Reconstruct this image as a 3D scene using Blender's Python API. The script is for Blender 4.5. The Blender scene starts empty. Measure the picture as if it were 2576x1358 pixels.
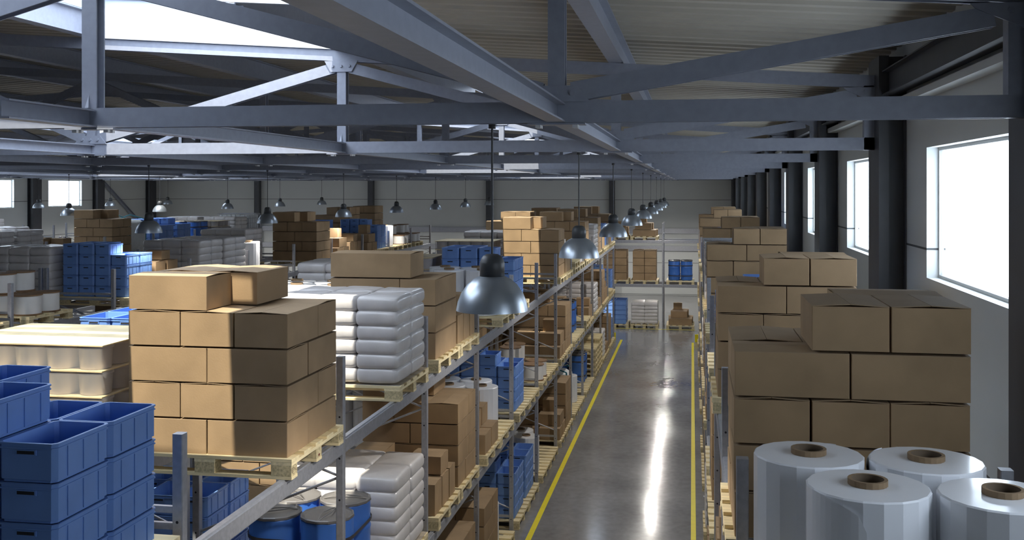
import bpy, bmesh, math, random
from mathutils import Vector, Matrix
random.seed(7)
PI = math.pi
COL = bpy.context.scene.collection
H = 5.07                      # camera height over the floor
TH = math.radians(9.893)
FPX = 2600.0

# ------------------------------------------------------------------ materials
def new_mat(name):
    m = bpy.data.materials.new(name); m.use_nodes = True
    nt = m.node_tree
    return m, nt, nt.nodes['Principled BSDF']

def pmat(name, col, rough=0.6, metal=0.0, var=0.0, scale=8.0, bump=0.0, bscale=60.0, coat=0.0, spec=None, stretch=None, col2=None, sheen=0.0):
    m, nt, b = new_mat(name)
    N, L = nt.nodes, nt.links
    b.inputs['Roughness'].default_value = rough
    b.inputs['Metallic'].default_value = metal
    if coat:
        b.inputs['Coat Weight'].default_value = coat
        b.inputs['Coat Roughness'].default_value = 0.12
    if spec is not None: b.inputs['Specular IOR Level'].default_value = spec
    b.inputs['Base Color'].default_value = (*col, 1)
    if var or bump:
        tc = N.new('ShaderNodeTexCoord'); mp = N.new('ShaderNodeMapping')
        L.new(tc.outputs['Object'], mp.inputs['Vector'])
        if stretch: mp.inputs['Scale'].default_value = stretch
    if var:
        oi = N.new('ShaderNodeObjectInfo')
        ad = N.new('ShaderNodeVectorMath'); ad.operation = 'MULTIPLY_ADD'
        ad.inputs[1].default_value = (37.0, 17.0, 23.0)
        L.new(oi.outputs['Random'], ad.inputs[0]); L.new(mp.outputs['Vector'], ad.inputs[2])
        n = N.new('ShaderNodeTexNoise'); n.inputs['Scale'].default_value = scale; n.inputs['Detail'].default_value = 4
        L.new(ad.outputs[0], n.inputs['Vector'])
        r = N.new('ShaderNodeMix'); r.data_type = 'RGBA'
        c2 = col2 if col2 else tuple(c * (1 - var) for c in col)
        r.inputs[6].default_value = (*[min(1, c * (1 + (0 if col2 else var * 0.5))) for c in col], 1)
        r.inputs[7].default_value = (*c2, 1)
        mr = N.new('ShaderNodeMapRange'); mr.inputs[1].default_value = 0.35; mr.inputs[2].default_value = 0.65
        L.new(n.outputs['Fac'], mr.inputs[0]); L.new(mr.outputs[0], r.inputs[0])
        L.new(r.outputs[2], b.inputs['Base Color'])
    if bump:
        n2 = N.new('ShaderNodeTexNoise'); n2.inputs['Scale'].default_value = bscale; n2.inputs['Detail'].default_value = 3
        L.new(mp.outputs['Vector'], n2.inputs['Vector'])
        bp = N.new('ShaderNodeBump'); bp.inputs['Strength'].default_value = bump; bp.inputs['Distance'].default_value = 0.01
        L.new(n2.outputs['Fac'], bp.inputs['Height']); L.new(bp.outputs[0], b.inputs['Normal'])
    return m

M = {}
M['card'] = pmat('cardboard', (0.37, 0.252, 0.143), 0.75, var=0.14, scale=3.0, spec=0.25, bump=0.05, bscale=90)
M['flap'] = pmat('cardboard_flap', (0.36, 0.255, 0.155), 0.75, var=0.10, scale=3.0, spec=0.25)
M['wood'] = pmat('pallet_wood', (0.82, 0.69, 0.42), 0.65, var=0.16, scale=3.0, stretch=(1.2, 14, 14), spec=0.3, bump=0.15, bscale=12)
M['woody'] = pmat('pallet_wood_crosswise', (0.84, 0.71, 0.44), 0.65, var=0.16, scale=3.0, stretch=(14, 1.2, 14), spec=0.3)
M['block'] = pmat('pressed_wood', (0.62, 0.52, 0.31), 0.8, var=0.3, scale=60, spec=0.2)
M['mark'] = pmat('brown_ink', (0.13, 0.09, 0.05), 0.8)
M['redmark'] = pmat('dark_red_staple', (0.16, 0.03, 0.02), 0.8)
M['crate'] = pmat('blue_plastic', (0.165, 0.305, 0.66), 0.42, var=0.06, scale=5)
M['drum'] = pmat('blue_drum_plastic', (0.05, 0.16, 0.52), 0.35, var=0.05, scale=4)
M['lid'] = pmat('drum_lid_grey', (0.17, 0.16, 0.155), 0.4, metal=0.2)
M['dlid'] = pmat('drum_lid_black', (0.05, 0.05, 0.055), 0.4)
M['strap'] = pmat('strap_black', (0.05, 0.045, 0.05), 0.5)
M['sack'] = pmat('paper_sack_in_film', (0.66, 0.63, 0.62), 0.45, var=0.10, scale=4, bump=0.25, bscale=14, coat=0.5)
M['roll'] = pmat('white_film_roll', (0.86, 0.87, 0.90), 0.34, coat=0.6, var=0.04, scale=2)
M['core'] = pmat('cardboard_core', (0.24, 0.16, 0.09), 0.85, var=0.1, scale=20)
M['corein'] = pmat('cardboard_core_inside', (0.14, 0.10, 0.065), 0.9)
M['flange'] = pmat('plywood_flange', (0.26, 0.15, 0.075), 0.6, var=0.2, scale=12)
M['white'] = pmat('white_wound_paper', (0.80, 0.79, 0.77), 0.5, var=0.04, scale=6)
M['pail'] = pmat('grey_pail', (0.55, 0.50, 0.49), 0.35, var=0.05, scale=5, coat=0.3)
M['sheet'] = pmat('plywood_sheet', (0.72, 0.58, 0.33), 0.6, var=0.2, scale=4)
M['steel'] = pmat('galvanised_steel', (0.42, 0.43, 0.47), 0.45, metal=0.55, var=0.10, scale=30, bump=0.04, bscale=150)
M['holeshade'] = pmat('painted_hole_shade', (0.02, 0.02, 0.025), 0.9)  # near-black colour standing in for the shade inside holes
M['truss'] = pmat('blue_grey_steel_paint', (0.30, 0.32, 0.385), 0.42, metal=0.15, var=0.06, scale=18, bump=0.03, bscale=120)
M['column'] = pmat('dark_grey_column_paint', (0.075, 0.078, 0.088), 0.5, var=0.1, scale=4)
M['deck'] = pmat('beige_roof_sheet', (0.44, 0.41, 0.345), 0.55, metal=0.0, var=0.06, scale=2)
M['bolt'] = pmat('zinc_bolt', (0.75, 0.75, 0.76), 0.4, metal=0.2)
M['curb'] = pmat('skylight_curb_paint', (0.55, 0.60, 0.70), 0.5)
M['frame'] = pmat('window_frame_grey', (0.45, 0.45, 0.44), 0.5)
M['yellow'] = pmat('yellow_line_paint', (0.95, 0.80, 0.012), 0.4, var=0.05, scale=10)
M['lamp'] = pmat('lamp_aluminium', (0.46, 0.51, 0.57), 0.33, metal=0.75)
M['lampin'] = pmat('lamp_white_enamel', (0.8, 0.8, 0.8), 0.4)
M['neck'] = pmat('lamp_dark_housing', (0.055, 0.058, 0.062), 0.45)
M['rod'] = pmat('lamp_rod_black', (0.035, 0.035, 0.038), 0.5)
M['bulkbag'] = pmat('woven_bag_white', (0.70, 0.71, 0.70), 0.8, var=0.06, scale=10, bump=0.4, bscale=40)
M['teal'] = pmat('teal_webbing', (0.02, 0.18, 0.24), 0.7)
M['ibc'] = pmat('white_tank_plastic', (0.72, 0.74, 0.75), 0.4)
M['blackgap'] = pmat('black_gap_tone', (0.012, 0.012, 0.012), 0.9)  # near-black tone for gaps, assigned to no mesh

def film_mat():
    m, nt, b = new_mat('clear_stretch_film')
    N, L = nt.nodes, nt.links
    b.inputs['Base Color'].default_value = (0.75, 0.74, 0.74, 1); b.inputs['Roughness'].default_value = 0.12
    tr = N.new('ShaderNodeBsdfTransparent'); tr.inputs[0].default_value = (0.93, 0.92, 0.92, 1)
    mx = N.new('ShaderNodeMixShader'); mx.inputs[0].default_value = 0.22
    L.new(tr.outputs[0], mx.inputs[1]); L.new(b.outputs[0], mx.inputs[2])
    n = N.new('ShaderNodeTexNoise'); n.inputs['Scale'].default_value = 5
    bp = N.new('ShaderNodeBump'); bp.inputs['Strength'].default_value = 0.5
    L.new(n.outputs['Fac'], bp.inputs['Height']); L.new(bp.outputs[0], b.inputs['Normal'])
    L.new(mx.outputs[0], N['Material Output'].inputs[0])
    return m
M['film'] = film_mat()

def glass_mat():
    m, nt, b = new_mat('window_glass')
    N, L = nt.nodes, nt.links
    g = N.new('ShaderNodeBsdfGlossy'); g.inputs['Roughness'].default_value = 0.03
    tr = N.new('ShaderNodeBsdfTransparent'); tr.inputs[0].default_value = (0.95, 0.97, 0.98, 1)
    mx = N.new('ShaderNodeMixShader'); mx.inputs[0].default_value = 0.06
    L.new(tr.outputs[0], mx.inputs[1]); L.new(g.outputs[0], mx.inputs[2])
    L.new(mx.outputs[0], N['Material Output'].inputs[0])
    return m
M['glass'] = glass_mat()

def floor_mat():
    m, nt, b = new_mat('polished_concrete')
    N, L = nt.nodes, nt.links
    tc = N.new('ShaderNodeTexCoord')
    n1 = N.new('ShaderNodeTexNoise'); n1.inputs['Scale'].default_value = 0.9; n1.inputs['Detail'].default_value = 6
    n2 = N.new('ShaderNodeTexNoise'); n2.inputs['Scale'].default_value = 9; n2.inputs['Detail'].default_value = 5
    mp = N.new('ShaderNodeMapping'); mp.inputs['Scale'].default_value = (1, 0.8, 1)
    L.new(tc.outputs['Object'], mp.inputs['Vector'])
    L.new(mp.outputs[0], n1.inputs['Vector']); L.new(mp.outputs[0], n2.inputs['Vector'])
    mm = N.new('ShaderNodeMix'); mm.data_type = 'FLOAT'; mm.inputs[0].default_value = 0.35
    L.new(n1.outputs['Fac'], mm.inputs[2]); L.new(n2.outputs['Fac'], mm.inputs[3])
    cr = N.new('ShaderNodeValToRGB')
    cr.color_ramp.elements[0].position = 0.3; cr.color_ramp.elements[0].color = (0.16, 0.158, 0.158, 1)
    cr.color_ramp.elements[1].position = 0.7; cr.color_ramp.elements[1].color = (0.30, 0.30, 0.31, 1)
    L.new(mm.outputs[0], cr.inputs[0]); L.new(cr.outputs[0], b.inputs['Base Color'])
    rr = N.new('ShaderNodeMapRange'); rr.inputs[3].default_value = 0.10; rr.inputs[4].default_value = 0.19
    L.new(n1.outputs['Fac'], rr.inputs[0]); L.new(rr.outputs[0], b.inputs['Roughness'])
    b.inputs['Specular IOR Level'].default_value = 0.5
    bp = N.new('ShaderNodeBump'); bp.inputs['Strength'].default_value = 0.02
    L.new(n2.outputs['Fac'], bp.inputs['Height']); L.new(bp.outputs[0], b.inputs['Normal'])
    return m
M['floor'] = floor_mat()

def wall_mat():
    m, nt, b = new_mat('concrete_wall_panels')
    N, L = nt.nodes, nt.links
    tc = N.new('ShaderNodeTexCoord'); sp = N.new('ShaderNodeSeparateXYZ')
    L.new(tc.outputs['Object'], sp.inputs[0])
    # horizontal panel joints every 1.5 m (one at z = 4.52)
    a = N.new('ShaderNodeMath'); a.operation = 'ADD'; a.inputs[1].default_value = -0.02 + 1.5
    md = N.new('ShaderNodeMath'); md.operation = 'MODULO'; md.inputs[1].default_value = 1.5
    lt = N.new('ShaderNodeMath'); lt.operation = 'LESS_THAN'; lt.inputs[1].default_value = 0.02
    L.new(sp.outputs[2], a.inputs[0]); L.new(a.outputs[0], md.inputs[0]); L.new(md.outputs[0], lt.inputs[0])
    n = N.new('ShaderNodeTexNoise'); n.inputs['Scale'].default_value = 1.2; n.inputs['Detail'].default_value = 5
    L.new(tc.outputs['Object'], n.inputs['Vector'])
    r = N.new('ShaderNodeMix'); r.data_type = 'RGBA'
    r.inputs[6].default_value = (0.60, 0.62, 0.61, 1); r.inputs[7].default_value = (0.68, 0.70, 0.69, 1)
    L.new(n.outputs['Fac'], r.inputs[0])
    r2 = N.new('ShaderNodeMix'); r2.data_type = 'RGBA'; r2.inputs[7].default_value = (0.10, 0.105, 0.105, 1)
    L.new(lt.outputs[0], r2.inputs[0]); L.new(r.outputs[2], r2.inputs[6]); L.new(r2.outputs[2], b.inputs['Base Color'])
    b.inputs['Roughness'].default_value = 0.7
    return m
M['wall'] = wall_mat()

def emis(name, col, s):
    m, nt, b = new_mat(name)
    b.inputs['Base Color'].default_value = (*col, 1)
    b.inputs['Emission Color'].default_value = (*col, 1); b.inputs['Emission Strength'].default_value = s
    return m
M['bulb'] = emis('lit_bulb', (1.0, 0.97, 0.92), 60)

# ------------------------------------------------------------------ mesh building
class MB:
    def __init__(s): s.v = []; s.f = []; s.mi = []; s.sm = []; s.mats = []
    def _m(s, mat):
        if mat not in s.mats: s.mats.append(mat)
        return s.mats.index(mat)
    def add(s, vs, fs, mat, smooth=False, mx=None):
        b = len(s.v); i = s._m(mat)
        if mx is not None: vs = [mx @ Vector(p) for p in vs]
        s.v += [tuple(p) for p in vs]
        for f in fs: s.f.append(tuple(b + k for k in f)); s.mi.append(i); s.sm.append(smooth)
        return s
    def box(s, x0, x1, y0, y1, z0, z1, mat, mx=None):
        vs = [(x0,y0,z0),(x1,y0,z0),(x1,y1,z0),(x0,y1,z0),(x0,y0,z1),(x1,y0,z1),(x1,y1,z1),(x0,y1,z1)]
        return s.add(vs, [(0,3,2,1),(4,5,6,7),(0,1,5,4),(1,2,6,5),(2,3,7,6),(3,0,4,7)], mat, False, mx)
    def cbox(s, cx, cy, z0, w, d, h, mat, c=0.006):
        """box with small bevelled vertical and top edges"""
        x0,x1,y0,y1 = cx-w/2, cx+w/2, cy-d/2, cy+d/2
        ring = [(x0+c,y0),(x1-c,y0),(x1,y0+c),(x1,y1-c),(x1-c,y1),(x0+c,y1),(x0,y1-c),(x0,y0+c)]
        return s.prism(ring, z0, z0+h, mat)
    def prism(s, ring, z0, z1, mat, smooth=False, mx=None):
        n = len(ring)
        vs = [(x,y,z0) for x,y in ring] + [(x,y,z1) for x,y in ring]
        fs = [tuple(range(n-1,-1,-1)), tuple(range(n,2*n))] + [(i,(i+1)%n,n+(i+1)%n,n+i) for i in range(n)]
        return s.add(vs, fs, mat, smooth, mx)
    def lathe(s, prof, mat, n=24, cx=0, cy=0, cz=0, smooth=True, cap0=False, cap1=False, mx=None):
        vs = []; fs = []
        for r, z in prof:
            for k in range(n):
                a = 2*PI*k/n; vs.append((cx+r*math.cos(a), cy+r*math.sin(a), cz+z))
        for i in range(len(prof)-1):
            for k in range(n):
                a, b2 = i*n+k, i*n+(k+1)%n
                fs.append((a, b2, b2+n, a+n))
        if cap0: fs.append(tuple(range(n-1,-1,-1)))
        if cap1: fs.append(tuple((len(prof)-1)*n+k for k in range(n)))
        return s.add(vs, fs, mat, smooth, mx)
    def ext(s, prof, p0, p1, mat, up=Vector((0,0,1)), caps=True):
        """extrude a 2-D profile (side, up) from p0 to p1"""
        p0, p1 = Vector(p0), Vector(p1); d = (p1-p0).normalized()
        side = d.cross(up).normalized(); u = side.cross(d).normalized()
        n = len(prof)
        vs = [p0+side*a+u*b for a,b in prof] + [p1+side*a+u*b for a,b in prof]
        fs = [(i,(i+1)%n,n+(i+1)%n,n+i) for i in range(n)]
        if caps: fs += [tuple(range(n-1,-1,-1)), tuple(range(n,2*n))]
        return s.add(vs, fs, mat)
    def tube(s, p0, p1, r, mat, n=8):
        return s.ext([(r*math.cos(2*PI*k/n), r*math.sin(2*PI*k/n)) for k in range(n)], p0, p1, mat,
                     up=Vector((0,0,1)) if abs((Vector(p1)-Vector(p0)).normalized().z) < 0.99 else Vector((0,1,0)))
    def merge(s, o, mx):
        b = len(s.v); s.v += [tuple(mx @ Vector(p)) for p in o.v]
        idx = [s._m(m) for m in o.mats]
        s.f += [tuple(b+k for k in f) for f in o.f]; s.mi += [idx[i] for i in o.mi]; s.sm += o.sm
        return s
    def mesh(s, name):
        me = bpy.data.meshes.new(name); me.from_pydata(s.v, [], s.f)
        for m in s.mats: me.materials.append(M[m])
        me.polygons.foreach_set('material_index', s.mi); me.polygons.foreach_set('use_smooth', s.sm)
        bm = bmesh.new(); bm.from_mesh(me); bmesh.ops.recalc_face_normals(bm, faces=bm.faces); bm.to_mesh(me); bm.free()
        me.update(); return me

def iprof(w, h, t=0.012, tw=0.01):
    """I section: flange width w, height h"""
    a, b, c = w/2, h/2, tw/2
    return [(-a,-b),(a,-b),(a,-b+t),(c,-b+t),(c,b-t),(a,b-t),(a,b),(-a,b),(-a,b-t),(-c,b-t),(-c,-b+t),(-a,-b+t)]
def hprof(w, h, t=0.012, tw=0.01):
    """same, flanges standing (to the sides)"""
    return [(y, x) for x, y in iprof(h, w, t, tw)]

def obj(name, data, parent=None, loc=(0,0,0), mx=None):
    if isinstance(data, MB): data = data.mesh(name)
    o = bpy.data.objects.new(name, data); COL.objects.link(o)
    if parent: o.parent = parent
    if mx is not None: o.matrix_local = mx
    else: o.location = loc
    return o
def tag(o, label=None, cat=None, group=None, kind=None):
    if label:
        o['label'] = label
        n = len(label.split())
        if n > 16 or n < 4: print('LABELLEN', n, label)
    if cat: o['category'] = cat
    if group: o['group'] = group
    if kind: o['kind'] = kind
    return o
def empty(name, mx=None, loc=(0,0,0)):
    o = bpy.data.objects.new(name, None); o.empty_display_size = 0.1; COL.objects.link(o)
    if mx is not None: o.matrix_local = mx
    else: o.location = loc
    return o
def struct(name, mb, label=None, cat=None, parent=None):
    o = obj(name, mb, parent)
    if not parent: tag(o, label, cat, kind='structure')
    return o
ORD = ['zeroth','first','second','third','fourth','fifth','sixth','seventh','eighth','ninth','tenth','eleventh','twelfth','thirteenth','fourteenth','fifteenth','sixteenth','seventeenth','eighteenth','nineteenth','twentieth','twenty-first','twenty-second','twenty-third','twenty-fourth','twenty-fifth']

# ------------------------------------------------------------------ building shell
XR, XL, YB, YF = 2.06, -27.64, 49.75, -13.3
RIDGE = -12.787
TY = [6.074 + 4.81*k for k in range(-4, 10)]         # truss lines, k = -4..9
NODES = [-0.787 - 3*j for j in range(0, 9)]
def zc(x):                                          # underside of the top chord
    return H + 1.01 + 0.0685*(1.8-x) if x >= RIDGE else H + 1.01 + 0.0685*(1.8-(2*RIDGE-x))
CH = 0.125
PH = 0.30
def zd(x): return zc(x) + CH + PH                   # underside of the roof sheet
ZB0, ZB1 = H + 0.387, H + 0.387 + CH                # bottom chord

fl = MB().box(XL-0.3, XR+0.3, YF-0.3, YB+0.3, -0.2, 0.0, 'floor')
struct('floor', fl, 'polished grey concrete floor of the warehouse', 'floor')

WY = lambda k: (6.074+4.81*k+2.405-1.24, 6.074+4.81*k+2.405+(1.24 if k != -1 else 0.45))
W0, W1 = H-0.795, H+0.365                           # window sill / head
def side_wall(x0, x1, kmin=-2):
    mb = MB(); top = H + 1.62
    mb.box(x0, x1, YF-0.1, YB+0.1, 0, W0, 'wall'); mb.box(x0, x1, YF-0.1, YB+0.1, W1, top, 'wall')
    ys = [YF-0.1]
    for k in range(kmin, 8):
        ys += list(WY(k))
    ys.append(YB+0.1)
    for i in range(0, len(ys), 2): mb.box(x0, x1, ys[i], ys[i+1], W0, W1, 'wall')
    return mb
struct('wall_right', side_wall(XR, XR+0.16), 'grey concrete panel side wall behind the right rack', 'wall')
struct('wall_left', side_wall(XL-0.16, XL, 1), 'grey concrete panel side wall far on the left', 'wall')
def gable(y0, y1):
    mb = MB()
    ring = [(XL-0.16, 0), (XR+0.16, 0), (XR+0.16, zd(XR)), (RIDGE, zd(RIDGE)), (XL-0.16, zd(XL))]
    vs = [(x, y0, z) for x, z in ring] + [(x, y1, z) for x, z in ring]; n = 5
    mb.add(vs, [tuple(range(n)), tuple(range(2*n-1, n-1, -1))] + [(i,(i+1)%n,n+(i+1)%n,n+i) for i in range(n)], 'wall')
    return mb
struct('wall_back', gable(YB, YB+0.16), 'grey concrete end wall with a horizontal joint', 'wall')
struct('wall_front', gable(YF-0.16, YF), 'grey concrete end wall behind the camera', 'wall')
# window frames and panes
wi = 1
for k in range(-2, 8):
    wa, wb = WY(k)
    for x0, nm in ((XR, 'right'), (XL-0.16, 'left')):
        if nm == 'left' and k < 1: continue
        mb = MB(); f = 0.028; xm = x0+0.10 if nm == 'right' else x0+0.02
        mb.box(xm, xm+0.04, wa, wb, W0, W0+f, 'frame'); mb.box(xm, xm+0.04, wa, wb, W1-f, W1, 'frame')
        mb.box(xm, xm+0.04, wa, wa+f, W0+f, W1-f, 'frame'); mb.box(xm, xm+0.04, wb-f, wb, W0+f, W1-f, 'frame')
        w = struct('window_%d' % wi, mb, 'bright window in the %s wall, %s one %s' % (nm, ORD[k+1 if k >= 0 else -k], 'from the camera' if k >= 0 else 'behind the camera'), 'window')
        obj('pane', MB().box(xm+0.017, xm+0.023, wa+f, wb-f, W0+f, W1-f, 'glass'), w)
        wi += 1

# roof sheet with skylight openings ------------------------------------------------
# openings: (x0, x1, y0, y1)
PUR = 0.075
xa0, xa1 = -6.787+PUR, -3.787-PUR
XW = -3.04
OPEN = [(xa0, XW, 4.60, 7.85), (xa0, xa1, 7.85, 10.80)]  # wide first part is unseen, added to let sun onto the near cartons
for dy, e0, e1 in ((14.43, 3.8, 6.3), (28.86, 3.8, 6.6)):
    OPEN.append((-3.95, XW, e0+dy, e1+dy))  # hidden opening added so sun reaches the farther carton stack
    OPEN.append((xa0, xa1, 9.30+dy, 10.80+dy))
mir = lambda x: 2*RIDGE-x
for dy in (14.43, 28.86):
    OPEN.append((mir(xa1), mir(xa0), 6.3+dy, 10.80+dy))
OPEN.append((-18.7, -15.75, 18.8, 20.4)); OPEN.append((-18.7, -15.75, 26.3, 29.9))  # added openings that sunlight the fifth-row goods
SUN_BLOCK = [(-7.0, -3.0, 5.355, 5.475), (-4.75, -3.0, 5.60, 5.86), (-4.02, -3.68, 5.355, 5.60)]   # unseen strips added across the opening to keep sun off the nearest truss

def opened(x, y):
    for a, b, c, d in OPEN:
        if a < x < b and c < y < d:
            for p, q, s0, s1 in SUN_BLOCK:
                if p < x < q and s0 < y < s1: return False
            return True
    return False
xs = sorted(set([XL-0.3, RIDGE, XR+0.3] + [v for o in OPEN for v in o[:2]] + [-4.02, -3.68, -4.75]))
ys = sorted(set([YF-0.3, YB+0.3] + [v for o in OPEN for v in o[2:]] + [v for s in SUN_BLOCK for v in s[2:]]))
PER = 0.30
def wave(y):                                         # trapezoid corrugation, 0..0.045
    t = (y / PER) % 1.0
    if t < 0.35: return 0.0
    if t < 0.5: return 0.06*(t-0.35)/0.15
    if t < 0.85: return 0.06
    return 0.06*(1-t)/0.15
mb = MB()
for i in range(len(xs)-1):
    for j in range(len(ys)-1):
        x0, x1, y0, y1 = xs[i], xs[i+1], ys[j], ys[j+1]
        if x1-x0 < 1e-4 or y1-y0 < 1e-4 or opened((x0+x1)/2, (y0+y1)/2): continue
        brk = [y0, y1]; k = math.floor(y0/PER)-1
        while k*PER < y1:
            for t in (0, 0.35, 0.5, 0.85):
                y = (k+t)*PER
                if y0+1e-4 < y < y1-1e-4: brk.append(y)
            k += 1
        brk.sort()
        vs = []
        for y in brk:
            w = wave(y+1e-7)
            vs += [(x0, y, zd(x0)+w), (x1, y, zd(x1)+w)]
        mb.add(vs, [(2*q, 2*q+1, 2*q+3, 2*q+2) for q in range(len(brk)-1)], 'deck')
        mb.add([(x0,y0,zd(x0)+0.08),(x1,y0,zd(x1)+0.08),(x1,y1,zd(x1)+0.08),(x0,y1,zd(x0)+0.08)], [(0,1,2,3)], 'deck')
me = bpy.data.meshes.new('ceiling'); me.from_pydata(mb.v, [], mb.f)
me.materials.append(M['deck']); ce = bpy.data.objects.new('ceiling', me); COL.objects.link(ce)
tag(ce, 'corrugated beige metal roof sheeting above the trusses', 'ceiling', kind='structure')

# skylights: upstand curb + frame + glass
def skylight(x0, x1, y0, y1, label, yend=True):
    sky = empty('skylight', loc=(0,0,0)); tag(sky, label, 'skylight', 'roof skylights', kind='structure')
    c = MB(); t = 0.03; hh = 0.20
    def seg(a, b):                                   # vertical curb wall between two plan points following the roof slope
        (ax, ay), (bx, by) = a, b
        if abs(ax-bx) < 1e-6:
            s = t if ax == x0 else -t
            vs = [(ax,ay,zd(ax)-0.0),(ax,by,zd(ax)),(ax-s,by,zd(ax)),(ax-s,ay,zd(ax)),(ax,ay,zd(ax)+hh),(ax,by,zd(ax)+hh),(ax-s,by,zd(ax)+hh),(ax-s,ay,zd(ax)+hh)]
        else:
            s = -t if ay == y0 else t
            lo = 0.0 if ay == y0 else PH
            vs = [(ax,ay,zd(ax)-lo),(bx,ay,zd(bx)-lo),(bx,ay+s,zd(bx)-lo),(ax,ay+s,zd(ax)-lo),(ax,ay,zd(ax)+hh),(bx,ay,zd(bx)+hh),(bx,ay+s,zd(bx)+hh),(ax,ay+s,zd(ax)+hh)]
        c.add(vs, [(0,3,2,1),(4,5,6,7),(0,1,5,4),(1,2,6,5),(2,3,7,6),(3,0,4,7)], 'curb')
    seg((x0,y0),(x0,y1)); seg((x1,y0),(x1,y1)); seg((x0,y0),(x1,y0))
    if yend: seg((x0,y1),(x1,y1))
    obj('curb', c, sky)
    fr = MB(); b = 0.05
    for (ax, bx, ay, by) in ((x0,x0+b,y0,y1),(x1-b,x1,y0,y1),(x0+b,x1-b,y0,y0+b),(x0+b,x1-b,y1-b,y1)):
        z = lambda x: zd(x)+hh*0.75
        vs = [(ax,ay,z(ax)),(bx,ay,z(bx)),(bx,by,z(bx)),(ax,by,z(ax)),(ax,ay,z(ax)+0.04),(bx,ay,z(bx)+0.04),(bx,by,z(bx)+0.04),(ax,by,z(ax)+0.04)]
        fr.add(vs, [(0,3,2,1),(4,5,6,7),(0,1,5,4),(1,2,6,5),(2,3,7,6),(3,0,4,7)], 'curb')
    obj('glazing_frame', fr, sky)
    g = MB(); z = lambda x: zd(x)+hh+0.01
    g.add([(x0,y0,z(x0)),(x1,y0,z(x1)),(x1,y1,z(x1)),(x0,y1,z(x0))], [(0,1,2,3)], 'glass')
    obj('glass_pane', g, sky)
for i, (a, b, c, d) in enumerate(OPEN):
    w = ['nearest added', 'second', 'third', 'fourth', 'fifth', 'sixth'][i] if i < 6 else ['second', 'farthest', 'nearest added', 'third'][i-6]
    side = 'right roof slope' if i < 6 else 'left roof slope'
    skylight(a, b, c, d, 'bright glazed skylight, %s one along the %s' % (w, side))

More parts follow.
